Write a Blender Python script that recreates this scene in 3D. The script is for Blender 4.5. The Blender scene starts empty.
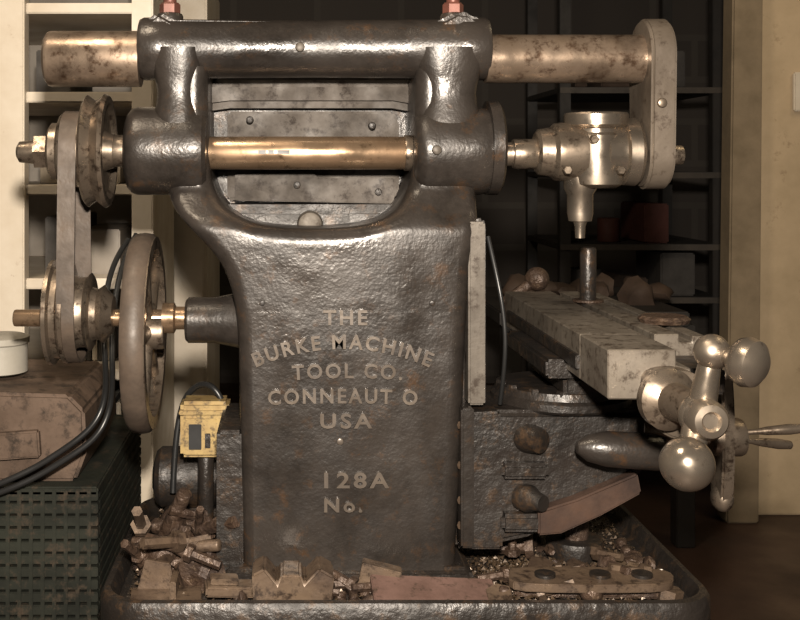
import bpy, bmesh, math, random
from mathutils import Vector, Matrix, Euler, noise
from mathutils.geometry import tessellate_polygon
random.seed(7)
CX,CZ,D,F=-.113,.452,1.1,1100.0
def X(px,y=0): return CX+(px-287)/F*(D+y)
def Z(py,y=0): return CZ-(py-168)/F*(D+y)
def S(n,y=0): return n/F*(D+y)
FL=-.35
# ---------- materials
def mk(name,c1,c2=None,metal=0.0,rough=.5,scale=12,bump=.2,bscale=60,rvar=.15,spec=.5,c3=None,thr=.62,coat=0,bdist=.0015,c4=None,thr4=.6,s4=4,b2=0):
    m=bpy.data.materials.new(name); m.use_nodes=True
    nt=m.node_tree; N=nt.nodes; L=nt.links; b=N['Principled BSDF']
    tc=N.new('ShaderNodeTexCoord')
    n1=N.new('ShaderNodeTexNoise'); n1.inputs['Scale'].default_value=scale; n1.inputs['Detail'].default_value=8; n1.inputs['Roughness'].default_value=.65
    L.new(tc.outputs['Object'],n1.inputs['Vector'])
    r=N.new('ShaderNodeValToRGB'); r.color_ramp.elements[0].position=.35; r.color_ramp.elements[1].position=.68
    c2=c2 or tuple(x*.6 for x in c1)
    r.color_ramp.elements[0].color=(*c1,1); r.color_ramp.elements[1].color=(*c2,1)
    L.new(n1.outputs['Fac'],r.inputs['Fac']); col=r.outputs['Color']
    def over(col,c,th,sc,wd=.06):
        n3=N.new('ShaderNodeTexNoise'); n3.inputs['Scale'].default_value=sc; n3.inputs['Detail'].default_value=10; n3.inputs['Roughness'].default_value=.75
        L.new(tc.outputs['Object'],n3.inputs['Vector'])
        r3=N.new('ShaderNodeValToRGB'); r3.color_ramp.elements[0].position=th-wd; r3.color_ramp.elements[1].position=th+wd
        L.new(n3.outputs['Fac'],r3.inputs['Fac'])
        mx=N.new('ShaderNodeMixRGB'); L.new(r3.outputs['Color'],mx.inputs['Fac']); L.new(col,mx.inputs['Color1']); mx.inputs['Color2'].default_value=(*c,1)
        return mx.outputs['Color']
    if c3: col=over(col,c3,thr,scale*3.3)
    if c4: col=over(col,c4,thr4,s4,.12)
    L.new(col,b.inputs['Base Color'])
    b.inputs['Metallic'].default_value=metal
    mr=N.new('ShaderNodeMapRange'); mr.inputs['From Min'].default_value=.3; mr.inputs['From Max'].default_value=.7; mr.inputs['To Min'].default_value=max(.05,rough-rvar); mr.inputs['To Max'].default_value=min(1,rough+rvar)
    n2=N.new('ShaderNodeTexNoise'); n2.inputs['Scale'].default_value=scale*2; n2.inputs['Detail'].default_value=6
    L.new(tc.outputs['Object'],n2.inputs['Vector']); L.new(n2.outputs['Fac'],mr.inputs['Value']); L.new(mr.outputs['Result'],b.inputs['Roughness'])
    b.inputs['Specular IOR Level'].default_value=spec
    if bump:
        nb=N.new('ShaderNodeTexNoise'); nb.inputs['Scale'].default_value=bscale; nb.inputs['Detail'].default_value=5
        L.new(tc.outputs['Object'],nb.inputs['Vector'])
        bp=N.new('ShaderNodeBump'); bp.inputs['Strength'].default_value=bump; bp.inputs['Distance'].default_value=bdist
        L.new(nb.outputs['Fac'],bp.inputs['Height']); out=bp.outputs['Normal']
        if b2:
            ng=N.new('ShaderNodeTexNoise'); ng.inputs['Scale'].default_value=bscale*6; ng.inputs['Detail'].default_value=3
            L.new(tc.outputs['Object'],ng.inputs['Vector'])
            bq=N.new('ShaderNodeBump'); bq.inputs['Strength'].default_value=b2; bq.inputs['Distance'].default_value=.0006
            L.new(ng.outputs['Fac'],bq.inputs['Height']); L.new(out,bq.inputs['Normal']); out=bq.outputs['Normal']
        L.new(out,b.inputs['Normal'])
    return m
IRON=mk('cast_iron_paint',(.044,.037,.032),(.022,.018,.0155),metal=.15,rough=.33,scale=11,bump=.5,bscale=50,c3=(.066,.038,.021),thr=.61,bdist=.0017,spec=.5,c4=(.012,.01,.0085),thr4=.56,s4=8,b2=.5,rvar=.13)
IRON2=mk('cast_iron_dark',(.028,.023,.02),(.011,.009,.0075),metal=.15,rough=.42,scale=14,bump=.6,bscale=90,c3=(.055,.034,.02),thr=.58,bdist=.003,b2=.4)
LET=mk('raised_letter_worn',(.135,.113,.093),(.065,.053,.044),metal=.25,rough=.35,scale=60,bump=.3)
PLATE=mk('grey_plate',(.10,.086,.074),(.05,.042,.035),rough=.62,scale=18,bump=.4,c3=(.025,.018,.014),thr=.57,spec=.25,c4=(.02,.016,.013),thr4=.58,s4=14)
WAY=mk('ground_way_plate',(.125,.11,.093),(.065,.055,.045),metal=.2,rough=.5,scale=18,bump=.4,c3=(.035,.025,.018),thr=.57,spec=.35)
STEEL=mk('worn_steel',(.29,.24,.19),(.15,.118,.09),metal=.8,rough=.34,scale=25,bump=.25,c3=(.055,.038,.027),thr=.57)
ARM=mk('overarm_steel',(.33,.255,.195),(.16,.118,.083),metal=.7,rough=.36,scale=22,bump=.25,c3=(.1,.062,.04),thr=.57,c4=(.06,.04,.028),thr4=.64,s4=9)
ARM2=mk('support_arm_iron',(.145,.12,.096),(.08,.063,.048),metal=.3,rough=.44,scale=20,bump=.4,c3=(.045,.031,.022),thr=.6,spec=.4)
BRONZE=mk('bronze_shaft',(.42,.3,.2),(.24,.16,.1),metal=.8,rough=.3,scale=20,bump=.15,c3=(.15,.1,.06),thr=.61)
CHROME=mk('polished_steel',(.4,.345,.285),(.23,.19,.15),metal=.88,rough=.3,scale=22,bump=.15,c3=(.11,.08,.058),thr=.65)
TABLE=mk('table_steel',(.18,.157,.13),(.085,.07,.056),metal=.3,rough=.46,scale=22,bump=.4,c3=(.045,.032,.023),thr=.57)
RUST=mk('rusty_metal',(.085,.055,.038),(.035,.023,.018),metal=.3,rough=.5,scale=30,bump=1,bscale=120,c3=(.15,.105,.07),bdist=.004)
RUST2=mk('rusty_bright',(.15,.108,.075),(.065,.043,.03),metal=.3,rough=.48,scale=25,bump=.8,c3=(.035,.023,.016),thr=.57)
MAROON=mk('oxide_plate',(.15,.095,.08),(.08,.048,.038),metal=.05,rough=.6,scale=25,bump=.5,c3=(.04,.028,.02),thr=.6,spec=.3)
GUARD=mk('rusty_sheet',(.07,.042,.03),(.03,.019,.015),rough=.6,scale=25,bump=.5,spec=.25)
BELT=mk('leather_belt',(.095,.073,.057),(.045,.034,.026),rough=.5,scale=30,bump=.6,spec=.4)
DIRT=mk('oily_dirt',(.035,.025,.018),(.012,.009,.007),rough=.5,scale=40,bump=1,bscale=200,c3=(.08,.06,.04),bdist=.006)
CHIP=mk('chips',(.11,.075,.045),(.03,.02,.014),metal=.3,rough=.45,scale=200,bump=0)
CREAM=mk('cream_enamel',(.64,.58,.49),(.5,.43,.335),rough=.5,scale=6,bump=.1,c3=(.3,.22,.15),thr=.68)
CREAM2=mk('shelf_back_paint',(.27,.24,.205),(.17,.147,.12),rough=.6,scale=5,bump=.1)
BLK=mk('black_rubber',(.02,.02,.02),(.01,.01,.01),rough=.4,bump=.1)
WOOD=mk('old_wood',(.12,.084,.062),(.055,.037,.026),rough=.65,scale=12,bump=.5,c3=(.03,.021,.015),thr=.57,spec=.3)
CRATE=mk('dark_crate_plastic',(.026,.028,.021),(.013,.014,.011),rough=.7,scale=14,bump=.4,c3=(.05,.038,.027),thr=.58,spec=.2)
YEL=mk('yellow_plastic',(.36,.265,.115),(.2,.13,.052),rough=.5,scale=30,bump=.2,c3=(.06,.042,.024),thr=.57)
WHITE=mk('white_plastic',(.36,.34,.3),(.28,.26,.22),rough=.5,bump=.05)
REDB=mk('red_oil_cup',(.2,.08,.06),(.11,.048,.036),metal=.3,rough=.4)
PLAST=mk('tan_wall_plaster',(.50,.39,.26),(.36,.28,.18),rough=.8,scale=4,bump=.2,c3=(.24,.17,.1),thr=.64)
TRIM=mk('trim_dark_wood',(.24,.185,.12),(.15,.115,.072),rough=.7,scale=8)
FLOORM=mk('stained_floor',(.065,.037,.026),(.03,.017,.012),rough=.45,scale=3,bump=.4,bscale=30)
CEIL=mk('ceiling_paint',(.1,.085,.07),rough=.9,bump=0)
DARKM=mk('dark_shelf_metal',(.026,.021,.017),(.014,.012,.01),rough=.6)
EDGE=mk('shelf_edge_metal',(.075,.06,.046),(.036,.03,.024),rough=.6)
boxm=[mk('box_brown',(.06,.037,.024),rough=.8),mk('box_red',(.085,.026,.018),rough=.7),mk('box_grey',(.06,.053,.047),rough=.7),mk('box_tan',(.1,.075,.048),rough=.8)]
itemm=[mk('item_grey',(.09,.08,.07),rough=.7),mk('item_tan',(.2,.16,.11),rough=.7)]
def brickmat():
    m=bpy.data.materials.new('dark_brick'); m.use_nodes=True; nt=m.node_tree; b=nt.nodes['Principled BSDF']
    tc=nt.nodes.new('ShaderNodeTexCoord'); mp=nt.nodes.new('ShaderNodeMapping'); mp.inputs['Rotation'].default_value=(math.pi/2,0,0)
    br=nt.nodes.new('ShaderNodeTexBrick'); br.inputs['Scale'].default_value=1.6
    br.inputs['Color1'].default_value=(.06,.05,.042,1); br.inputs['Color2'].default_value=(.05,.041,.034,1); br.inputs['Mortar'].default_value=(.07,.06,.05,1)
    nt.links.new(tc.outputs['Object'],mp.inputs['Vector']); nt.links.new(mp.outputs['Vector'],br.inputs['Vector']); nt.links.new(br.outputs['Color'],b.inputs['Base Color'])
    b.inputs['Roughness'].default_value=.8
    return m
BRICK=brickmat()
# ---------- builders
def group(name,loc=(0,0,0)):
    e=bpy.data.objects.new(name,None); e.empty_display_size=.05; bpy.context.scene.collection.objects.link(e); return e
def fin(bm,name,mat,par=None,ang=35,smooth=True):
    bmesh.ops.recalc_face_normals(bm,faces=bm.faces)
    me=bpy.data.meshes.new(name); bm.to_mesh(me); bm.free()
    if smooth:
        for p in me.polygons: p.use_smooth=True
        me.set_sharp_from_angle(angle=math.radians(ang))
    me.materials.append(mat)
    o=bpy.data.objects.new(name,me); bpy.context.scene.collection.objects.link(o)
    if par: o.parent=par
    return o
def bev(bm,w,seg=2,ang=30):
    if w<=0: return
    es=[e for e in bm.edges if len(e.link_faces)==2 and e.calc_face_angle(0)>math.radians(ang)]
    bmesh.ops.bevel(bm,geom=es,offset=w,segments=seg,affect='EDGES',clamp_overlap=True)
def box(name,a,b,mat,par=None,bv=.002,rot=None,piv=None):
    bm=bmesh.new(); bmesh.ops.create_cube(bm,size=1)
    a=Vector(a);b=Vector(b);c=(a+b)/2;s=b-a
    for v in bm.verts: v.co=Vector((v.co.x*s.x,v.co.y*s.y,v.co.z*s.z))
    bev(bm,bv)
    M_=Matrix.Translation(c)
    if rot: M_=M_@Euler([math.radians(t) for t in rot]).to_matrix().to_4x4()
    bm.transform(M_)
    return fin(bm,name,mat,par)
def frame(d):
    d=Vector(d).normalized(); return d.to_track_quat('Z','Y').to_matrix().to_4x4()
def lathe(name,prof,o,d,mat,par=None,seg=56,ang=35,scl=None):
    bm=bmesh.new(); rings=[]
    for a,r in prof:
        if r<=1e-6: rings.append([bm.verts.new((0,0,a))])
        else: rings.append([bm.verts.new((r*math.cos(2*math.pi*i/seg),r*math.sin(2*math.pi*i/seg),a)) for i in range(seg)])
    for r0,r1 in zip(rings,rings[1:]):
        for i in range(seg):
            j=(i+1)%seg
            if len(r0)==1 and len(r1)==1: continue
            if len(r0)==1: bm.faces.new((r0[0],r1[i],r1[j]))
            elif len(r1)==1: bm.faces.new((r0[i],r0[j],r1[0]))
            else: bm.faces.new((r0[i],r0[j],r1[j],r1[i]))
    for r in (rings[0],rings[-1]):
        if len(r)>1: bm.faces.new(r)
    bm.transform(Matrix.Translation(Vector(o))@frame(d))
    return fin(bm,name,mat,par,ang)
def rcyl(name,p0,p1,r,mat,par=None,b=.002,seg=48,r2=None):
    p0=Vector(p0);p1=Vector(p1);L=(p1-p0).length; r2=r if r2 is None else r2
    b=min(b,r*.45,r2*.45,L*.3)
    pr=[(0,r-b),(b*.3,r-b*.3),(b,r),(L-b,r2),(L-b*.3,r2-b*.3),(L,r2-b)]
    return lathe(name,pr,p0,p1-p0,mat,par,seg)
def ball(name,c,r,mat,par=None,sc=(1,1,1)):
    bm=bmesh.new(); bmesh.ops.create_uvsphere(bm,u_segments=32,v_segments=20,radius=r)
    for v in bm.verts: v.co=Vector((v.co.x*sc[0],v.co.y*sc[1],v.co.z*sc[2]))+Vector(c)
    return fin(bm,name,mat,par,80)
def prism(name,pts,lo,hi,mat,par=None,plane='XZ',bv=.002,seg=2):
    bm=bmesh.new()
    def P(u,v,w):
        return {'XZ':(u,w,v),'YZ':(w,u,v),'XY':(u,v,w)}[plane]
    a=[bm.verts.new(P(u,v,lo)) for u,v in pts]; b=[bm.verts.new(P(u,v,hi)) for u,v in pts]
    n=len(pts); bm.faces.new(a); bm.faces.new(b)
    for i in range(n): bm.faces.new((a[i],a[(i+1)%n],b[(i+1)%n],b[i]))
    bmesh.ops.recalc_face_normals(bm,faces=bm.faces)
    bev(bm,bv,seg)
    return fin(bm,name,mat,par)
def tube(name,pts,r,mat,par=None,res=6):
    cu=bpy.data.curves.new(name,'CURVE'); cu.dimensions='3D'; cu.bevel_depth=r; cu.bevel_resolution=res; cu.use_fill_caps=True
    sp=cu.splines.new('NURBS'); sp.points.add(len(pts)-1)
    for i,p in enumerate(pts): sp.points[i].co=(*p,1)
    sp.use_endpoint_u=True; sp.order_u=4 if len(pts)>3 else 2; sp.resolution_u=10
    o=bpy.data.objects.new(name,cu); bpy.context.scene.collection.objects.link(o)
    me=bpy.data.meshes.new_from_object(o.evaluated_get(bpy.context.evaluated_depsgraph_get()))
    bpy.data.objects.remove(o)
    for p in me.polygons: p.use_smooth=True
    me.materials.clear(); me.materials.append(mat)
    o=bpy.data.objects.new(name,me); bpy.context.scene.collection.objects.link(o)
    if par:o.parent=par
    return o
def catmull(pts,n=6,closed=True):
    out=[];N=len(pts)
    for i in range(N if closed else N-1):
        if closed: p0,p1,p2,p3=[pts[(i+k)%N] for k in (-1,0,1,2)]
        else: p0,p1,p2,p3=[pts[max(0,min(N-1,i+k))] for k in (-1,0,1,2)]
        for t in range(n):
            t/=n
            out.append(tuple(.5*((2*p1[k])+(-p0[k]+p2[k])*t+(2*p0[k]-5*p1[k]+4*p2[k]-p3[k])*t*t+(-p0[k]+3*p1[k]-3*p2[k]+p3[k])*t**3) for k in (0,1)))
    if not closed: out.append(tuple(pts[-1]))
    return out
def offset(pts,d):
    n=len(pts);out=[]
    area=sum(pts[i][0]*pts[(i+1)%n][1]-pts[(i+1)%n][0]*pts[i][1] for i in range(n))
    s=1 if area>0 else -1
    for i in range(n):
        a=Vector(pts[i-1]);b=Vector(pts[i]);c=Vector(pts[(i+1)%n])
        e1=(b-a).normalized();e2=(c-b).normalized()
        n1=Vector((-e1.y,e1.x))*s;n2=Vector((-e2.y,e2.x))*s
        m=n1+n2
        if m.length<1e-6:m=n1
        m.normalize(); k=d/max(.5,m.dot(n1)); q=b+m*k; out.append((q.x,q.y))
    return out
def pillow(name,pts,y0,y1,r,mat,par=None,steps=6,yfun=None):
    bm=bmesh.new(); rings=[]
    for k in range(steps+1):
        t=math.pi/2*k/steps
        o=offset(pts,r*(1-math.sin(t))) ; y=y0+r*(1-math.cos(t))
        rings.append([bm.verts.new((u,y,v)) for u,v in o])
    rings.append([bm.verts.new((u,y1,v)) for u,v in pts])
    n=len(pts)
    for a,b in zip(rings,rings[1:]):
        for i in range(n): bm.faces.new((a[i],a[(i+1)%n],b[(i+1)%n],b[i]))
    for rg in (rings[0],rings[-1]):
        for tri in tessellate_polygon([[Vector((v.co.x,v.co.z,0)) for v in rg]]):
            try: bm.faces.new([rg[i] for i in tri])
            except ValueError: pass
    if yfun:
        for rg in rings[:-1]:
            for v in rg: v.co.y+=yfun(v.co.z)
    return fin(bm,name,mat,par,40)
def bolt(name,c,r,h,d,mat,par):
    lathe(name,[(0,r),(h*.8,r),(h,r*.8)],c,d,mat,par,seg=6,ang=20)

# ================= MILLING MACHINE =================
M=group('horizontal_milling_machine')
YS=.06
def A(px,py): return (X(px,YS),YS,Z(py,YS))
lo_=catmull([(158,60),(158,120),(160,165),(163,190),(172,210),(190,230),(209,250),(224,272),(234,305),(238,345),(239,400),(240,470),(242,540),(243,592)],8,False)
ro_=catmull([(456,592),(458,540),(462,470),(465,400),(468,320),(474,260),(482,205),(483,120),(483,60)],8,False)
inn=catmull([(420,60),(420,100),(419,150),(415,180),(405,202),(388,217),(360,226),(312,229),(265,226),(238,217),(219,202),(209,180),(206,150),(205,100),(205,60)],8,False)
za,zb_=Z(232),Z(185)
def yf(z):
    t=max(0,min(1,(z-za)/(zb_-za))); return .032*t*t*(3-2*t)
pillow('column_casting',[(X(a),Z(b)) for a,b in lo_+ro_+inn],0,.155,.0155,IRON,M,8,yf)
prism('column_face_panel',[(X(a),Z(b)) for a,b in [(252,311),(450,311),(443,578),(254,578)]],-.0022,.01,IRON,M,bv=.0012)
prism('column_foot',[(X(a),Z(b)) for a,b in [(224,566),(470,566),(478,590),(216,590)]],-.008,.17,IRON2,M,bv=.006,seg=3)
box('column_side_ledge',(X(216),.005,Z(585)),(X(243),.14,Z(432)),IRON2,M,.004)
# rear web between posts
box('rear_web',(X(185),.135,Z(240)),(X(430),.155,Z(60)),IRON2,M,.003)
yb=.132
prism('web_top_bar',[(X(a,.11),Z(b,.11)) for a,b in [(190,80),(430,80),(415,112),(392,108),(230,108),(200,112)]],.105,.137,PLATE,M,bv=.008,seg=4)
prism('web_panel',[(X(a,yb),Z(b,yb)) for a,b in [(228,112),(392,112),(398,122),(398,200),(228,200)]],.118,.137,PLATE,M,bv=.003)
prism('web_panel_lower',[(X(a,yb),Z(b,yb)) for a,b in [(236,174),(312,172),(318,178),(392,178),(392,203),(236,200)]],.106,.119,PLATE,M,bv=.001)
for px,py in [(297,185),(378,192),(372,126),(250,120)]:
    rcyl('web_rivet',(X(px,.11),.120,Z(py,.11)),(X(px,.11),.103,Z(py,.11)),.004,IRON2,M,.001,16)
prism('web_sill',[(X(a,.1),Z(b,.1)) for a,b in [(205,204),(415,204),(415,240),(205,240)]],.075,.14,IRON2,M,bv=.01,seg=4)
rcyl('web_oil_plug',(X(310,.07),.085,Z(224,.07)),(X(310,.07),.065,Z(224,.07)),S(13,.07),WAY,M,.006)
# overarm housing
L_=S(348,YS)
lathe('overarm_housing',[(0,S(28)),(.001,S(31)),(.005,S(33)),(.028,S(33)),(.033,S(31)),(L_*.5,S(30)),(L_-.034,S(31)),(L_-.029,S(33)),(L_-.005,S(33)),(L_-.001,S(31)),(L_,S(28))],A(140,49),(1,0,0),IRON,M,96)
prism('overarm_housing_top',[(X(a,YS),Z(b,YS)) for a,b in [(146,60),(146,24),(160,13),(176,22),(300,24),(430,26),(455,13),(470,15),(484,28),(484,60)]],.04,.08,IRON,M,bv=.006,seg=3)
def neck(cxp,hw):
    bm=bmesh.new(); seg=48; rings=[]
    for py,kx,ky in ((50,1.35,1.1),(66,1.3,1.08),(76,1.16,1.03),(86,1.04,1),(95,1,1),(104,1.04,1.02),(112,1.14,1.08),(125,1.2,1.15)):
        z=Z(py,YS); cx_=X(cxp,YS); rr=[]
        for i in range(seg):
            a=2*math.pi*i/seg; c_,s_=math.cos(a),math.sin(a); p_=.7
            rr.append(bm.verts.new((cx_+S(hw,YS)*kx*math.copysign(abs(c_)**p_,c_),.062+.034*ky*math.copysign(abs(s_)**p_,s_),z)))
        rings.append(rr)
    for a,b in zip(rings,rings[1:]):
        for i in range(seg): bm.faces.new((a[i],a[(i+1)%seg],b[(i+1)%seg],b[i]))
    bm.faces.new(rings[0]); bm.faces.new(rings[-1])
    fin(bm,'post_neck',IRON,M,50)
neck(179,21); neck(447,28)
lathe('overarm_left_end',[(0,.024),(.003,.0285),(.006,.0295),(.1,.0295)],A(46,59),(1,0,0),ARM,M)
lathe('overarm_right_end',[(0,.0255),(.17,.0255)],A(485,59),(1,0,0),ARM,M)
for px in (170,453):
    x,_,z=A(px,16)
    rcyl('clamp_boss',(x,YS,z-.02),(x,YS,z+.003),.014,IRON,M,.004)
    bolt('clamp_bolt',(x,YS,z+.002),.011,.012,(0,0,1),REDB,M)
    rcyl('clamp_stud',(x,YS,z+.012),(x,YS,z+.035),.007,REDB,M,.002)
for px,py in ((300,47),(437,57),(437,150)):
    yy=.028 if py<100 else .012
    rcyl('set_screw',(X(px,yy),yy+.01,Z(py,yy)),(X(px,yy),yy-.001,Z(py,yy)),.005,WAY,M,.002,20)
def bearing(n,p0,p1,r):
    L=S(p1-p0,YS)
    lathe(n,[(0,r*.72),(.002,r*.86),(.006,r*.96),(.012,r),(.02,r),(L-.02,r),(L-.012,r),(L-.004,r*.96),(L,r*.85)],A(p0,151),(1,0,0),IRON,M,96)
bearing('bearing_boss_left',127,208,S(43,YS)+.001); bearing('bearing_boss_right',412,490,S(43,YS)+.001)
lathe('boss_end_flange',[(0,S(30,YS)),(.001,S(47,YS)),(.012,S(47,YS)),(.015,S(43,YS)),(.016,.02)],A(485,148),(1,0,0),IRON,M,96)
# spindle
rcyl('spindle',A(200,153),A(415,153),S(16.5,YS),BRONZE,M,.001)
rcyl('spindle_collar',A(404,153),A(412,153),S(18,YS),STEEL,M,.001)
for k,(a_,b_) in enumerate(((258,266),(268,274),(277,290))):
    box('spindle_stamp',(X(a_,.04),YS-S(16.9,YS),Z(154,.04)),(X(b_,.04),YS-S(15,YS),Z(150,.04)),BLK,M,.0004)
rcyl('arbor',A(495,154),A(650,154),S(12,YS),STEEL,M,.001)
rcyl('arbor_collar',A(512,154),A(538,154),S(15,YS),STEEL,M,.002)
lathe('spindle_pulley_large',[(0,.02),(0,S(52,YS)),(.003,S(56,YS)),(.007,S(53,YS)),(.012,S(50,YS)),(.017,S(54,YS)),(.021,S(57,YS)),(.025,S(55,YS)),(.0255,S(48,YS)),(.02,S(44,YS)),(.02,S(20,YS)),(.03,S(17,YS)),(.03,.01)],A(86,151),(1,0,0),STEEL,M)
lathe('spindle_pulley_small',[(0,.02),(0,S(36,YS)),(.002,S(38,YS)),(.004,S(36,YS)),(.018,S(36,YS)),(.022,S(40,YS)),(.026,S(40,YS)),(.026,.02)],A(62,151),(1,0,0),STEEL,M)
lathe('spindle_collar_left',[(0,.012),(0,S(24,YS)),(.003,S(28,YS)),(.01,S(28,YS)),(.014,S(24,YS)),(.014,.01)],A(50,151),(1,0,0),STEEL,M)
bolt('spindle_nut',A(36,152),S(18,YS),.018,(1,0,0),STEEL,M)
lathe('spindle_stub',[(0,.006),(.003,.011),(.02,.013),(.03,.013)],A(17,152),(1,0,0),STEEL,M)
rcyl('spindle_left',A(110,151),A(135,151),S(16,YS),STEEL,M)
def B(px,py=318): return (X(px,YS),YS,Z(py,YS))
rcyl('countershaft',B(14),B(215),S(8.5,YS),BRONZE,M,.002)
lathe('step_pulley_1',[(0,.01),(0,S(46,YS)),(.002,S(52,YS)),(.006,S(52,YS)),(.008,S(46,YS)),(.014,S(46,YS)),(.018,S(51,YS)),(.022,S(51,YS)),(.024,S(44,YS)),(.024,.01)],B(50,312),(1,0,0),STEEL,M)
lathe('step_pulley_2',[(0,.01),(0,S(37,YS)),(.004,S(35,YS)),(.012,S(35,YS)),(.016,S(39,YS)),(.018,S(36,YS)),(.018,.01)],B(76,312),(1,0,0),STEEL,M)
lathe('step_pulley_3',[(0,.01),(0,S(27,YS)),(.006,S(25,YS)),(.012,S(29,YS)),(.014,S(26,YS)),(.022,S(18,YS)),(.022,.01)],B(93,314),(1,0,0),STEEL,M)
lathe('shaft_collar',[(0,.009),(0,.016),(.012,.016),(.014,.012),(.026,.012),(.026,.01)],B(163),(1,0,0),BRONZE,M)
lathe('countershaft_bearing',[(0,.012),(0,.021),(.003,.024),(.03,.024),(.05,.028),(.07,.032)],B(186,320),(1,0,0),IRON,M)
cx,cy,cz=B(133,332)
R=S(98,YS)
bm=bmesh.new(); seg=80; prof=[(0,R-.004),(.004,R),(.012,R+.0012),(.020,R),(.024,R-.004),(.023,R-.009),(.013,R-.011),(.001,R-.009)]
rg=[[bm.verts.new((cx+a,cy+r*math.cos(2*math.pi*i/seg),cz+r*math.sin(2*math.pi*i/seg))) for a,r in prof] for i in range(seg)]
for i in range(seg):
    for k in range(len(prof)):
        bm.faces.new((rg[i][k],rg[(i+1)%seg][k],rg[(i+1)%seg][(k+1)%len(prof)],rg[i][(k+1)%len(prof)]))
fin(bm,'flywheel_rim',BELT,M,50)
bm=bmesh.new(); prof=[(.0245,R-.003),(.0245,R-.016),(.004,R-.016),(.004,R-.009)]
rg=[[bm.verts.new((cx+a,cy+r*math.cos(2*math.pi*i/seg),cz+r*math.sin(2*math.pi*i/seg))) for a,r in prof] for i in range(seg)]
for i in range(seg):
    for k in range(4): bm.faces.new((rg[i][k],rg[(i+1)%seg][k],rg[(i+1)%seg][(k+1)%4],rg[i][(k+1)%4]))
fin(bm,'flywheel_inner_rim',STEEL,M,50)
rcyl('flywheel_hub',(cx-.012,cy,cz),(cx+.034,cy,cz),.018,STEEL,M,.003)
for k in range(5):
    a=math.radians(90+72*k+15); d=Vector((0,math.cos(a),math.sin(a)))
    c=Vector((cx+.013,cy,cz)); rcyl('flywheel_spoke',c+d*.012,c+d*(R-.012),.009,STEEL,M,.001,20,.0065)
def belt(name,px,w,zc0,r0,zc1,r1,th=.003):
    x0=X(px,YS); n=24; path=[]
    for i in range(n+1):
        a=math.pi*i/n; path.append((YS-r0*math.cos(a),zc0+r0*math.sin(a),-math.cos(a),math.sin(a)))
    for i in range(n+1):
        a=math.pi*i/n; path.append((YS+r1*math.cos(a),zc1-r1*math.sin(a),math.cos(a),-math.sin(a)))
    bm=bmesh.new();rr=[]
    for y,z,ny,nz in path:
        rr.append([bm.verts.new(p) for p in [(x0,y,z),(x0+w,y,z),(x0+w,y+ny*th,z+nz*th),(x0,y+ny*th,z+nz*th)]])
    m=len(rr)
    for i in range(m):
        for k in range(4): bm.faces.new((rr[i][k],rr[(i+1)%m][k],rr[(i+1)%m][(k+1)%4],rr[i][(k+1)%4]))
    return fin(bm,name,BELT,M,50)
belt('drive_belt',66,.018,Z(151,YS),S(37,YS),Z(312,YS),S(47,YS))
box('column_way',(X(469),.003,Z(406)),(X(486),.15,Z(222)),WAY,M,.002)
box('column_way_back',(X(460),.03,Z(560)),(X(478),.15,Z(190)),IRON,M,.004)
prism('column_right_rib',[(X(a),Z(b)) for a,b in [(455,225),(486,218),(488,230),(488,408),(478,408),(470,300)]],.010,.15,IRON,M,bv=.003)
# lettering
def text(s,px0,px1,pc,h,arch=0):
    cu=bpy.data.curves.new('t','FONT'); cu.body=s; cu.size=1; cu.extrude=.11; cu.offset=.025; cu.space_character=1.25; cu.resolution_u=3
    o=bpy.data.objects.new('t',cu); bpy.context.scene.collection.objects.link(o)
    bpy.context.view_layer.update()
    me=bpy.data.meshes.new_from_object(o.evaluated_get(bpy.context.evaluated_depsgraph_get())); bpy.data.objects.remove(o)
    xs=[v.co.x for v in me.vertices]; ys=[v.co.y for v in me.vertices]; x0,x1=min(xs),max(xs); y0,y1=min(ys),max(ys)
    W=X(px1)-X(px0); H=S(h)
    for v in me.vertices:
        u=(v.co.x-x0)/(x1-x0)-.5; w=(v.co.y-y0)/(y1-y0)-.5; d=v.co.z
        xx=u*W; zz=w*H
        if arch:
            Rr=(W*W/4+arch*arch)/(2*arch); t=xx/Rr; rad=Rr+zz
            xx=rad*math.sin(t); zz=rad*math.cos(t)-Rr
        v.co=Vector(((X(px0)+X(px1))/2+xx,-.0022-d*.032,Z(pc)+zz))
    me.materials.clear(); me.materials.append(LET)
    o=bpy.data.objects.new('raised_lettering',me); bpy.context.scene.collection.objects.link(o); o.parent=M
text('THE',323,367,317,15); text('BURKE MACHINE',251,434,341,15,.02); text('TOOL CO.',292,402,370,15,.002)
text('CONNEAUT O',268,417,395,15,.002); text('USA',320,372,420,15); text('128A',324,389,479,16); text('No.',324,362,504,14)
rcyl('face_plug',(X(340),.003,Z(441)),(X(340),-.004,Z(441)),.0035,LET,M,.001,16)
for px,py in ((262,303),(432,303)): rcyl('face_pin',(X(px),.003,Z(py)),(X(px),-.0015,Z(py)),.003,IRON2,M,.001,16)
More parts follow.
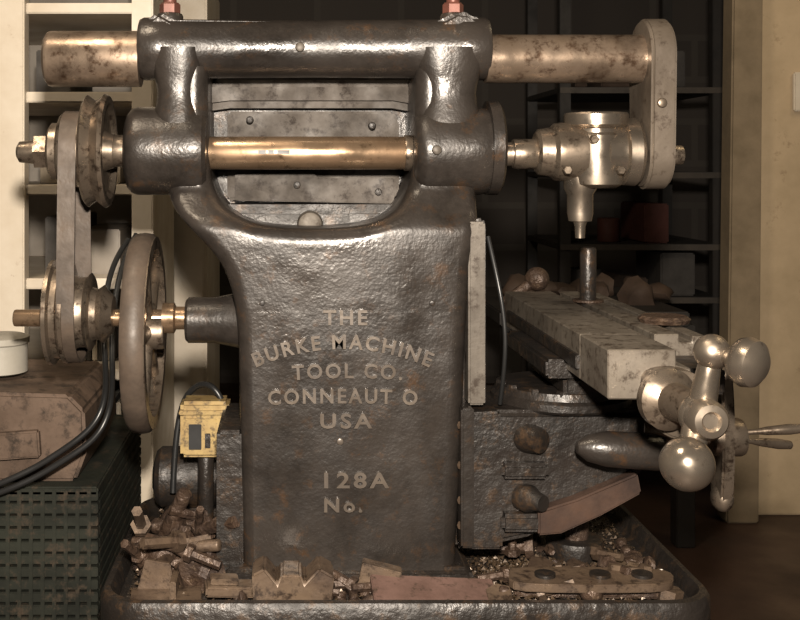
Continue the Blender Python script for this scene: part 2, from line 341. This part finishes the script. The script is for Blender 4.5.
# vertical head attachment
H=A
lathe('head_body',[(0,.012),(0,.02),(.004,.027),(.02,.029),(.055,.029),(.058,.0265),(.062,.0265),(.064,.031),(.066,.0335),(.077,.0335),(.079,.032),(.0795,.024),(.074,.022),(.074,.0)],(X(596,YS),YS,Z(188,YS)),(0,0,1),CHROME,M)
lathe('head_cross_left',[(0,.014),(0,.02),(.003,.024),(.016,.026),(.02,.03),(.026,.031),(.05,.03)],H(535,152),(1,0,0),STEEL,M)
lathe('head_cross_right',[(0,.03),(.018,.03),(.02,.035),(.032,.036),(.036,.033),(.0365,.02)],H(603,152),(1,0,0),CHROME,M)
lathe('head_spindle',[(0,.0),(0,.005),(.012,.0055),(.017,.007),(.018,.012),(.026,.0135),(.046,.0135),(.052,.017),(.07,.017)],(X(580,YS),YS,Z(238,YS)),(0,0,1),CHROME,M)
for k in range(3):
    bolt('head_bolt',(X(560+k*26,YS),YS-.028,Z(170-(k%2)*30,YS)),.005,.006,(0,-1,0),STEEL,M)
y0=.06;zt=Z(60,YS);zb=Z(155,YS)
pp=[];n=20
for i in range(n+1):
    a=math.pi*i/n; pp.append((y0+.040*math.cos(a),zt+.003+.040*math.sin(a)))
for i in range(n+1):
    a=math.pi+math.pi*i/n; pp.append((y0+.036*math.cos(a),zb+.036*math.sin(a)))
xa=X(640,YS)
prism('arbor_support_arm',pp,xa,xa+.026,ARM2,M,'YZ',.003,3)
rcyl('arm_nose',(xa-.004,y0,zb),(xa+.045,y0,zb),.010,STEEL,M)
rcyl('arm_pin',(xa+.01,y0-.03,Z(105,YS)),(xa+.01,y0-.042,Z(105,YS)),.005,STEEL,M)
# ---- table
TZ=.295; tx0=.164; tx1=.284; ty0=-.15; ty1=.30
def tprof(x0,x1,slot,right):
    g=.0055
    p=[(x0,TZ)]
    if slot:
        cc=slot
        p+= [(cc-g,TZ),(cc-g,TZ-.014),(cc-g*2,TZ-.014),(cc-g*2,TZ-.022),(cc+g*2,TZ-.022),(cc+g*2,TZ-.014),(cc+g,TZ-.014),(cc+g,TZ)]
    if right: p+=[(x1-.026,TZ),(x1-.026,TZ-.008),(x1-.014,TZ-.008),(x1-.014,TZ-.002),(x1,TZ-.002)]
    else: p+=[(x1,TZ)]
    return p
w=tx1-tx0
full=tprof(tx0,tx1,tx0+w*.54,True)+[(tx1,TZ-.043),(tx1-.02,TZ-.043),(tx1-.03,TZ-.052),(tx0+.05,TZ-.052),(tx0+.04,TZ-.043),(tx0,TZ-.043)]
prism('work_table',full,-.06,ty1,TABLE,M,'XZ',.001,1)
prism('work_table_end',[(tx0,TZ),(tx0+w*.54-.0055,TZ),(tx0+w*.54-.0055,TZ-.014),(tx0+w*.6,TZ-.016),(tx0+w*.6,TZ-.043),(tx0,TZ-.043)],ty0,-.0602,TABLE,M,'XZ',.0012,1)
box('table_end_trough',(tx0+w*.6,-.13,TZ-.043),(tx1-.01,-.06,TZ-.02),IRON2,M,.002)
box('table_stop_strip',(tx0-.004,-.06,TZ-.033),(tx0+.001,.27,TZ-.02),IRON2,M,.001)
px,yy=588,.19
rcyl('table_stud',(X(px,yy),yy,TZ-.012),(X(px,yy),yy,Z(247,yy)),S(8,yy),IRON2,M,.003)
rcyl('stud_washer',(X(px,yy),yy,TZ),(X(px,yy),yy,TZ+.003),.018,RUST,M,.001)
lathe('table_washer',[(0,.012),(0,.024),(.004,.026),(.007,.022),(.005,.012)],(X(664,.02),.02,TZ),(0,0,1),RUST,M)
rcyl('table_far_screw',(.2,.3,.27),(.2,.35,.27),.01,STEEL,M)
ball('far_crank_ball',(X(537,.36),.36,Z(279,.36)),.016,RUST,M)
tube('far_crank_arm',[(.2,.35,.27),(.175,.355,.275),(X(537,.36),.36,Z(279,.36))],.007,RUST,M)
prism('table_end_bracket',catmull([(X(645,-.16),Z(378,-.16)),(X(668,-.16),Z(368,-.16)),(X(696,-.16),Z(375,-.16)),(X(705,-.16),Z(400,-.16)),(X(696,-.16),Z(428,-.16)),(X(672,-.16),Z(436,-.16)),(X(650,-.16),Z(420,-.16))],4),-.172,-.148,STEEL,M,'XZ',.002)
hub=Vector((X(700,-.22),-.22,Z(415,-.22)))
lathe('feed_dial',[(0,.014),(0,.022),(.003,.025),(.012,.026),(.016,.022),(.02,.016),(.05,.013)],(hub.x-.014,-.17,hub.z+.004),(0.25,-1,0),STEEL,M)
ball('crank_hub',hub,S(22,-.22),CHROME,M,(1,.9,1))
lathe('crank_hub_boss',[(0,.016),(.02,.0155),(.024,.013),(.025,.008),(.022,.006),(.022,0)],hub,(0,-1,0),CHROME,M)
tb=Vector((X(712,-.225),-.225,Z(352,-.225))); lb=Vector((X(687,-.24),-.24,Z(464,-.24))); kb=Vector((X(747,-.25),-.25,Z(362,-.25)))
ball('crank_top_ball',tb,S(18,-.225),CHROME,M); ball('crank_bottom_ball',lb,S(27,-.24),CHROME,M)
rcyl('crank_arm_top',hub,tb,.012,CHROME,M,.001,32,.008); rcyl('crank_arm_bottom',hub,lb,.012,CHROME,M,.001,32,.009)
d=(kb-tb)
lathe('crank_handle',[(0,.007),(d.length*.45,.0065),(d.length*.6,.011),(d.length*.8,.0175),(d.length*1.0,.0198),(d.length*1.25,.018),(d.length*1.4,.012),(d.length*1.45,0)],tb,d,CHROME,M)
# ---- saddle, swivel, knee
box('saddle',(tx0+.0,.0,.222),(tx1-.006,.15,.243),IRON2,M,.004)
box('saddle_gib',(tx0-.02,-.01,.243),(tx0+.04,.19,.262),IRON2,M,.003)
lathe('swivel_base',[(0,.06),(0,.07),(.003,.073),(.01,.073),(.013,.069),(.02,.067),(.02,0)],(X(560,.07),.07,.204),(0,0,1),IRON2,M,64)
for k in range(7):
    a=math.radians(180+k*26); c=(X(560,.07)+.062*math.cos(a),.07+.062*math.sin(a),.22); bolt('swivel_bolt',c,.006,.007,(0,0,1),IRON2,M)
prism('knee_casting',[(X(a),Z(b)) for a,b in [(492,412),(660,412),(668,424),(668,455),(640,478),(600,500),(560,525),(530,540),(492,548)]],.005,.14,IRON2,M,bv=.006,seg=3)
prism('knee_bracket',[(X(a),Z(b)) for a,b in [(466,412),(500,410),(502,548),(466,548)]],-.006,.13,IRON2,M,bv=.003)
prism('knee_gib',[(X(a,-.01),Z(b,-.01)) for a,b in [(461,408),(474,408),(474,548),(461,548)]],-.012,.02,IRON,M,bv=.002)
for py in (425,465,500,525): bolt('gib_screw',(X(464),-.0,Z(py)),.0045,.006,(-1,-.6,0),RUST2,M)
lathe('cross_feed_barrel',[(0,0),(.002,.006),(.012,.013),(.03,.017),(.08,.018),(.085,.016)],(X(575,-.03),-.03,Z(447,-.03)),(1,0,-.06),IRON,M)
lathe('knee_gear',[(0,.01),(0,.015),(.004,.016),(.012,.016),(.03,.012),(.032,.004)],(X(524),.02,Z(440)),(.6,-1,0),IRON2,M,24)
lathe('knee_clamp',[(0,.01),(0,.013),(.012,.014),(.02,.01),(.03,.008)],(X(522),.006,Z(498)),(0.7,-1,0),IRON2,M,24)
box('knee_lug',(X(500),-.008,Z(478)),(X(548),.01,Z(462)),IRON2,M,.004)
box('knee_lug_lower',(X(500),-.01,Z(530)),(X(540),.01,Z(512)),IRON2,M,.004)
prism('chip_guard',[(X(a,-.006),Z(b,-.006)) for a,b in [(537,510),(575,498),(636,472),(640,492),(600,514),(560,532),(537,534)]],-.012,.006,GUARD,M,'XZ',.002)
rcyl('elevating_screw',(X(575,.07),.07,.034),(X(575,.07),.07,Z(500,.07)),.014,RUST,M)
rcyl('elevating_nut',(X(575,.07),.07,.034),(X(575,.07),.07,.06),.03,IRON2,M,.004)
yc=-.05; c=Vector((X(722,yc),yc,Z(437,yc)))
rcyl('cross_screw',(X(655,yc),yc+.03,c.z),(c.x+.01,yc,c.z),.011,STEEL,M)
pp=catmull([(yc-.013,c.z+.055),(yc,c.z+.066),(yc+.013,c.z+.055),(yc+.018,c.z),(yc+.013,c.z-.055),(yc,c.z-.066),(yc-.013,c.z-.055),(yc-.018,c.z)],5)
prism('cross_crank_arm',pp,c.x-.006,c.x+.006,STEEL,M,'YZ',.002)
rcyl('cross_crank_hub',(c.x-.012,yc,c.z),(c.x+.02,yc,c.z),.018,STEEL,M,.004)
for dz,dy in ((.058,0),(-.058,0)):
    ball('cross_crank_end',(c.x,yc+dy,c.z+dz),.013,STEEL,M,(.8,1,1))
for dz,dd in ((.006,(1,-.1,.10)),(.0,(1,.3,-.16))):
    lathe('lever_handle',[(0,.0025),(.02,.0025),(.03,.004),(.05,.005),(.064,.004),(.068,0)],(c.x+.008,yc-.01,c.z+dz),dd,STEEL,M,24)
tube('oil_pipe',[(X(488,.02),.02,Z(238)),(X(498,.0),.0,Z(280)),(X(506,.0),.0,Z(320)),(X(506,.0),.0,Z(360)),(X(500,.02),.02,Z(408))],.0022,BLK,M)
# ---- tray
def rrect(x0,x1,y0,y1,r,n=8):
    out=[]
    for cx_,cy_,a0 in ((x1-r,y1-r,0),(x0+r,y1-r,90),(x0+r,y0+r,180),(x1-r,y0+r,270)):
        for i in range(n+1):
            a=math.radians(a0+90*i/n); out.append((cx_+r*math.cos(a),cy_+r*math.sin(a)))
    return out
bm=bmesh.new(); rings=[]
for ins,z in ((.03,-.01),(.012,-.01),(.004,.0),(.0,.02),(.0,.044),(.003,.049),(.009,.05),(.013,.046),(.016,.036),(.022,.033)):
    rings.append([bm.verts.new((u,v,z)) for u,v in rrect(-.292+ins,.292-ins,-.085+ins,.26-ins,.045-ins*.6)])
n=len(rings[0])
for a,b in zip(rings,rings[1:]):
    for i in range(n): bm.faces.new((a[i],a[(i+1)%n],b[(i+1)%n],b[i]))
bm.faces.new(rings[0]);bm.faces.new(rings[-1])
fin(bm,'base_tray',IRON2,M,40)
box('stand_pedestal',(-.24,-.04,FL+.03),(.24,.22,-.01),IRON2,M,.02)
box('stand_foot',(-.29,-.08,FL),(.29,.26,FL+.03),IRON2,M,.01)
# ================= junk in tray
TF=.033
def lumpmesh(name,items,mat,par=None):
    bm=bmesh.new()
    for (c,r) in items:
        b2=bmesh.new(); bmesh.ops.create_icosphere(b2,subdivisions=2,radius=1)
        sx,sy,sz=[r*random.uniform(.6,1.3) for _ in range(3)]
        for v in b2.verts:
            k=1+random.uniform(-.22,.22); v.co=Vector((v.co.x*sx*k,v.co.y*sy*k,v.co.z*sz*k))+Vector(c)
        me=bpy.data.meshes.new('x'); b2.to_mesh(me); b2.free(); bm.from_mesh(me)
    return fin(bm,name,mat,par,50)
sw=group('swarf_and_scrap_pile')
bm=bmesh.new()
for i in range(5200):
    if i<3400: u=random.uniform(-.265,.265); v=random.uniform(-.066,.23)
    else: u=random.uniform(.08,.262); v=random.gauss(-.0,.035); v=max(-.066,v)
    if -.18<u<.06 and v>-.012: continue
    s=random.uniform(.0008,.0030)
    z=TF+.003+random.random()*.005+ (.010*max(0,1-abs(v+.0)/.08)*random.random())
    R3=Matrix.Rotation(random.random()*6.28,3,(random.random(),random.random(),random.random()+.01))
    ps=[Vector((-s,-s*.5,0)),Vector((s,-s*.4,0)),Vector((0,s,0)),Vector((0,0,s*1.2))]
    vs=[bm.verts.new(R3@p+Vector((u,v,z))) for p in ps]
    for f in ((0,1,2),(0,1,3),(1,2,3),(0,2,3)): bm.faces.new([vs[k] for k in f])
fin(bm,'metal_chips',CHIP,sw,10,False)
bm=bmesh.new(); nx,ny=70,40
gv=[]
for i in range(nx+1):
    for j in range(ny+1):
        u=-.27+.54*i/nx; v=-.063+.3*j/ny
        e=min(i,nx-i,j*1.0,ny-j)/6; e=min(1,e)
        z=TF+ e*(.004+.010*abs(noise.noise(Vector((u*28,v*28,0))))+.004*noise.noise(Vector((u*90,v*90,3))))
        gv.append(bm.verts.new((u,v,z)))
for i in range(nx):
    for j in range(ny):
        a=i*(ny+1)+j; bm.faces.new((gv[a],gv[a+1],gv[a+ny+2],gv[a+ny+1]))
fin(bm,'swarf_bed',DIRT,sw,80)
its=[]
for i in range(22):
    px=random.uniform(140,212); y=random.uniform(.0,.12)
    its.append(((X(px,y),y,random.uniform(.042,.07)),random.uniform(.008,.015)))
lumpmesh('lumps',its,RUST,sw)
def rbolt(c,d,s=1.0,mat=RUST):
    lathe('rusty_bolt',[(0,.010*s),(.008*s,.010*s),(.0081*s,.0055*s),(.042*s,.0052*s),(.042*s,0)],c,d,mat,sw,6,20)
for i in range(13):
    px=random.uniform(138,208); y=random.uniform(-.02,.11)
    rbolt((X(px,y),y,random.uniform(.048,.082)),(random.uniform(-1,1),random.uniform(-1,.3),random.uniform(-.2,.9)),random.uniform(.8,1.3),random.choice([RUST,RUST,RUST2]))
for i in range(5):
    px=random.uniform(140,200); y=random.uniform(-.01,.09); z=random.uniform(.046,.075)
    box('clamp_strap',(X(px,y)-.022,y-.008,z-.003),(X(px,y)+.022,y+.008,z+.004),random.choice([RUST,RUST2]),sw,.002,(random.uniform(-30,30),random.uniform(-35,35),random.uniform(-60,60)))
for i in range(9):
    px=random.uniform(505,680); y=random.uniform(-.055,.06)
    rbolt((min(X(px,y),.24),y,random.uniform(.044,.056)),(random.uniform(-1,1),random.uniform(-1,.3),random.uniform(-.2,.3)),random.uniform(.7,1.1),random.choice([RUST,RUST2]))
for i in range(8):
    px=random.uniform(235,500); y=random.uniform(-.045,-.018)
    rbolt((X(px,y),y,.046),(random.uniform(-1,1),random.uniform(-.3,.3),random.uniform(-.1,.2)),random.uniform(.6,.9))
rcyl('heap_rod',(-.262,.03,.06),(-.18,.0,.075),.006,RUST2,sw); rcyl('heap_pipe',(-.25,.09,.045),(-.22,.06,.11),.008,RUST,sw)
lathe('heap_ring',[(0,.012),(0,.024),(.01,.024),(.01,.012)],(-.2,-.005,.046),(.3,-.5,.8),RUST,sw)
tube('heap_hose',[(-.265,.02,.05),(-.25,-.01,.09),(-.22,-.01,.08),(-.2,.0,.05)],.004,RUST,sw)
its=[]
for i in range(34):
    px=random.uniform(500,690); y=random.uniform(-.06,.1)
    its.append(((X(px,y) if X(px,y)<.262 else .25,y,random.uniform(.038,.050)),random.uniform(.004,.009)))
lumpmesh('scrap_right',its,RUST,sw)
its=[(((X(random.uniform(225,500),y)),y,.04),random.uniform(.004,.009)) for y in [random.uniform(-.06,-.015) for _ in range(46)]]
lumpmesh('scrap_front',its,RUST,sw)
for px,y in ((540,.02),(578,.01),(612,.025),(640,.0),(500,-.055),(668,-.05)):
    lathe('hex_nut',[(0,.006),(0,.013),(.012,.013),(.012,.006)],(X(px,y),y,TF+.006),(random.uniform(-.2,.2),random.uniform(-.3,.1),1),RUST2,sw,6,20)
g=group('angle_bracket')
z0=TF+.006
box('bracket_foot',(-.262,-.068,z0),(-.195,-.03,z0+.006),RUST2,g,.001,(0,0,4))
prism('bracket_upright',[(-.258,z0+.004),(-.222,z0+.004),(-.226,z0+.03),(-.25,z0+.034)],-.036,-.030,RUST2,g,'XZ',.001)
box('bracket_end',(-.224,-.062,z0+.004),(-.218,-.03,z0+.022),RUST2,g,.001)
g=group('steel_bar'); box('bar',(-.192,-.055,z0+.004),(-.14,-.03,z0+.014),RUST2,g,.002,(0,4,8)); box('bar_step',(-.187,-.05,z0+.014),(-.16,-.032,z0+.02),RUST2,g,.001,(0,4,8))
g=group('vee_block')
vx=X(292,-.055)
prism('vee_body',[(vx-.036,z0),(vx+.036,z0),(vx+.04,z0+.028),(vx+.026,z0+.036),(vx+.012,z0+.022),(vx+.008,z0+.03),(vx-.010,z0+.03),(vx-.014,z0+.022),(vx-.026,z0+.036),(vx-.038,z0+.03)],-.066,-.025,RUST2,g,'XZ',.002)
g=group('flat_steel_plate'); box('plate',(X(372,-.055),-.07,z0+.003),(X(497,-.055),-.03,z0+.012),MAROON,g,.001,(14,3,2)); box('plate_back',(X(360,-.03),-.035,z0+.002),(X(400,-.03),-.018,z0+.026),RUST2,g,.001,(0,12,-6))
g=group('clamp_plate')
box('clamp_base',(X(512,-.03),-.05,TF+.008),(X(655,-.03),.0,TF+.018),RUST,g,.002,(0,0,-2))
prism('clamp_top',catmull([(X(520,-.03),-.06),(X(640,-.03),-.062),(X(668,-.03),-.045),(X(655,-.03),-.02),(X(530,-.03),-.015),(X(508,-.03),-.035)],4),TF+.018,TF+.026,RUST2,g,'XY',.001)
for px in (545,600,642): lathe('clamp_hole_ring',[(0,.006),(0,.01),(.003,.01),(.003,.006)],(X(px,-.04),-.04,TF+.026),(0,0,1),IRON2,g,20)
# ================= left side stuff
g=group('storage_crate')
yc0=.12
xr=X(98,yc0); xl=xr-.42
for (za_,zb2) in ((FL,-.13),(-.13,.095)):
    for x0_,x1_,y0_,y1_ in ((xl,xr,yc0,yc0+.012),(xl,xr,yc0+.35,yc0+.362),(xl,xl+.012,yc0+.012,yc0+.35),(xr-.012,xr,yc0+.012,yc0+.35)):
        ns=16; hh=(zb2-za_)/ns
        for k in range(ns):
            box('slat',(x0_,y0_,za_+k*hh+.0015),(x1_,y1_,za_+(k+1)*hh-.0015),CRATE,g,.001)
    for q in range(32):
        box('rib',(xl+.008+q*.0129,yc0-.001,za_),(xl+.0125+q*.0129,yc0+.006,zb2),CRATE,g,.0005)
    for x_,y_ in ((xl+.012,yc0+.012),(xr-.03,yc0+.012),(xl+.012,yc0+.33),(xr-.03,yc0+.33)):
        box('corner_post',(x_,y_,za_),(x_+.018,y_+.018,zb2),CRATE,g,.001)
box('lid',(xl,yc0,.088),(xr,yc0+.362,.098),CRATE,g,.002)
g=group('wooden_block')
x1b=X(86,.14)
prism('block_body',[(x1b-.3,.098),(x1b-.012,.098),(x1b,.13),(x1b-.002,.178),(x1b-.02,.196),(x1b-.3,.205)],.14,.36,WOOD,g,'XZ',.004)
box('block_cleat',(x1b-.29,.128,.12),(x1b-.05,.14,.15),WOOD,g,.002,(0,-4,0))
g=group('plastic_can')
xc_=X(-5,.22)
lathe('can_body',[(0,.03),(.002,.034),(.035,.034),(.037,.036),(.044,.036),(.046,.03),(.046,0)],(xc_,.24,.203),(0,0,1),WHITE,g)
g=group('electric_cable')
def cab(pl,y=.2,r=.0034):
    tube('cable',[(X(a,y+dy),y+dy,Z(b,y+dy)) for a,b,dy in pl],r,BLK,g)
cab([(128,240,.1),(112,262,.05),(104,300,.0),(104,350,-.03),(108,395,-.09),(95,428,-.1),(60,452,-.1),(20,478,-.1),(-40,498,-.1)])
cab([(136,235,.1),(122,260,.05),(112,310,.0),(112,360,-.03),(113,405,-.09),(98,440,-.1),(60,462,-.1),(20,488,-.1),(-40,505,-.1)])
g=group('electric_motor')
xm=X(195,.2)
lathe('motor_body',[(0,.015),(.004,.03),(.01,.035),(.085,.035),(.095,.03),(.098,.012)],(xm-.05,.21,.085),(1,0,0),IRON2,g)
box('motor_feet',(xm-.035,.18,.044),(xm+.03,.235,.055),IRON2,g,.003)
g=group('switch_box')
yb_=.12; x0=X(180,yb_);x1=X(229,yb_);z1=Z(402,yb_);z0_=Z(458,yb_)
box('box_body',(x0,yb_,z0_),(x1,yb_+.04,z1),YEL,g,.004)
rcyl('box_conduit',((x0+x1)/2,yb_+.02,.045),((x0+x1)/2,yb_+.02,z0_+.002),.009,IRON2,g)
box('box_cover',(x0+.005,yb_-.003,z0_+.004),(x1-.014,yb_+.001,z1-.018),YEL,g,.001)
box('box_label',(x0+.010,yb_-.004,z0_+.010),(x0+.024,yb_-.002,z1-.024),BLK,g,.0005)
box('box_lip',(x0-.001,yb_-.004,z1-.014),(x1+.001,yb_+.01,z1-.009),YEL,g,.001)
box('box_switch_slot',(x0+.028,yb_-.005,z0_+.012),(x0+.034,yb_-.002,z0_+.028),IRON2,g,.0005)
tube('box_cord',[(x1-.01,yb_+.02,z1-.001),(x1-.02,yb_+.02,z1+.02),(x1-.05,yb_+.05,z1+.012),(x0-.01,yb_+.05,z1-.03),(x0-.012,yb_+.04,.08)],.0035,BLK,g)
# ---- left shelf rack
g=group('storage_rack')
y0=.55;y1=.98
xr=X(134,y0); xl=X(-190,y0); top=1.25
box('side_panel_right',(xr,y0,FL),(xr+.016,y1,top),CREAM,g,.002)
box('face_post_right',(xr-.002,y0-.012,FL),(xr+.03,y0,top),CREAM,g,.002)
box('side_panel_left',(xl,y0,FL),(xl+.016,y1,top),CREAM,g,.002)
box('middle_post',(X(-12,y0),y0-.012,FL),(X(26,y0),y0+.02,top),CREAM,g,.002)
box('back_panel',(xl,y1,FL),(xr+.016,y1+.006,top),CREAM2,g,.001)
for py in (-90,8,97,190,284,375,463,560):
    z=Z(py,y0); box('shelf_board',(xl+.016,y0+.002,z-.008),(xr,y1,z+.008),CREAM,g,.002)
def onshelf(px0,px1,py,h,dep,mat,y=.62):
    z=Z(py,.55)+.008; box('stored_item',(X(px0,y),y,z),(X(px1,y),y+dep,z+h),mat,g,.002)
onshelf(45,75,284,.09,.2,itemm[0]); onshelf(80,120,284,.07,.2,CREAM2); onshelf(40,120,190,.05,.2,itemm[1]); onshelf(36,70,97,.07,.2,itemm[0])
for k in range(9): onshelf(60+k*7,65+k*7,463,.06+.004*(k%3),.15,(WHITE,itemm[0],CREAM)[k%3])
for k in range(6): onshelf(80+k*6,85+k*6,375,.06,.15,(CREAM,itemm[0])[k%2])
g=group('cabinet')
yk=1.02
box('cabinet_body',(X(166,yk),yk,FL),(X(207,yk),yk+.4,Z(-30,yk)),CREAM,g,.004)
box('cabinet_door_trim',(X(169,yk),yk-.006,FL+.05),(X(204,yk),yk,Z(200,yk)),CREAM,g,.002)
# ---- room
box('floor',(-2.2,-2.5,FL-.05),(2.6,3.2,FL),FLOORM,None,0)
box('wall_back',(-2.2,3.0,FL),(2.6,3.1,2.2),BRICK,None,0)
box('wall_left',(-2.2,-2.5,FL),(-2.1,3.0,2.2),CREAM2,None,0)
box('ceiling',(-2.2,-2.5,2.2),(2.6,3.1,2.25),CEIL,None,0)
yw=1.44
box('wall_right',(X(752,yw),yw,FL),(2.6,yw+.12,2.2),PLAST,None,.004)
prism('trim_1',[(X(716,yw),FL),(X(748,yw),FL),(X(757,yw),2.2),(X(730,yw),2.2)],yw-.06,yw-.002,TRIM,None,'XZ',.004)
g=group('wall_switch')
xs=X(797,yw); zs=Z(92,yw)
box('switch_plate',(xs-.012,yw-.012,zs-.045),(xs+.05,yw-.0005,zs+.045),CREAM,g,.003); box('switch_toggle',(xs+.015,yw-.02,zs-.01),(xs+.023,yw-.01,zs+.012),WHITE,g,.001)
g=group('metal_shelving')
ya=1.9;yb2=2.3; xa0=X(560,ya); xa1=X(724,ya)
for x_ in (xa0,xa1-.03):
    for y_ in (ya,yb2): box('upright',(x_,y_,FL),(x_+.03,y_+.03,1.5),DARKM,g,.002)
shz=[Z(p,ya) for p in (300,247,175,90)]
for z in shz:
    box('shelf',(xa0,ya,z-.008),(xa1,yb2+.03,z+.008),DARKM,g,.002)
    box('shelf_edge',(xa0,ya-.004,z-.009),(xa1,ya,z+.007),EDGE,g,.001)
    x=xa0+.05
    while x<xa1-.12:
        w_=random.uniform(.03,.12); h=random.uniform(.03,.12)
        if random.random()<.35: rcyl('stored_tin',(x+w_*.4,ya+.1,z+.008),(x+w_*.4,ya+.1,z+.008+h),w_*.4,random.choice(boxm),g,.003,24)
        else: box('carton',(x,ya+.03,z+.008),(x+w_,ya+.25,z+.008+h),random.choice(boxm),g,.004)
        x+=w_+random.uniform(.0,.04)
g=group('workbench')
yw2=1.2
box('bench_top',(X(500,yw2),yw2,Z(312,yw2)-.03),(X(690,yw2),yw2+.5,Z(312,yw2)),DARKM,g,.003)
for px in (505,680):
    for y_ in (yw2+.02,yw2+.44): box('bench_leg',(X(px,yw2)-.0,y_,FL),(X(px,yw2)+.04,y_+.04,Z(312,yw2)-.03),DARKM,g,.002)
its=[((X(px,1.3),1.3+random.uniform(0,.2),Z(312,yw2)+.02),.03) for px in range(530,680,16)]
lumpmesh('rag_heap',its,boxm[0],g)

# ================= lights
def area(name,loc,tgt,size,e,col):
    l=bpy.data.lights.new(name,'AREA'); l.size=size; l.energy=e; l.color=col
    o=bpy.data.objects.new(name,l); o.location=loc; o.rotation_euler=(Vector(tgt)-Vector(loc)).to_track_quat('-Z','Y').to_euler(); bpy.context.scene.collection.objects.link(o)
area('camera_flash',(-.10,-1.12,.60),(.05,0,.25),.05,42,(1,.90,.78))
area('room_fill_light',(-.7,-.5,1.9),(-.1,.1,.2),.4,16,(1,.84,.64))  # added warm fill from above, aimed at the machine; no fixture modelled
area('room_fill_light.001',(1.5,.3,2.0),(1.3,1.4,.2),.5,7,(1,.8,.5))  # added fill to brighten the right wall and background shelving, not a real lamp
w=bpy.data.worlds.new('World'); bpy.context.scene.world=w; w.use_nodes=True
w.node_tree.nodes['Background'].inputs[0].default_value=(.9,.78,.65,1); w.node_tree.nodes['Background'].inputs[1].default_value=.07
cd=bpy.data.cameras.new('cam'); cd.sensor_width=36; cd.lens=F/800*36; cd.shift_x=113/800; cd.shift_y=-142/800; cd.clip_start=.02
co=bpy.data.objects.new('camera',cd); co.location=(CX,-D,CZ); co.rotation_euler=(math.pi/2,0,0); bpy.context.scene.collection.objects.link(co)
bpy.context.scene.camera=co
bpy.context.scene.view_settings.view_transform='Standard'
bpy.context.scene.view_settings.gamma=.92
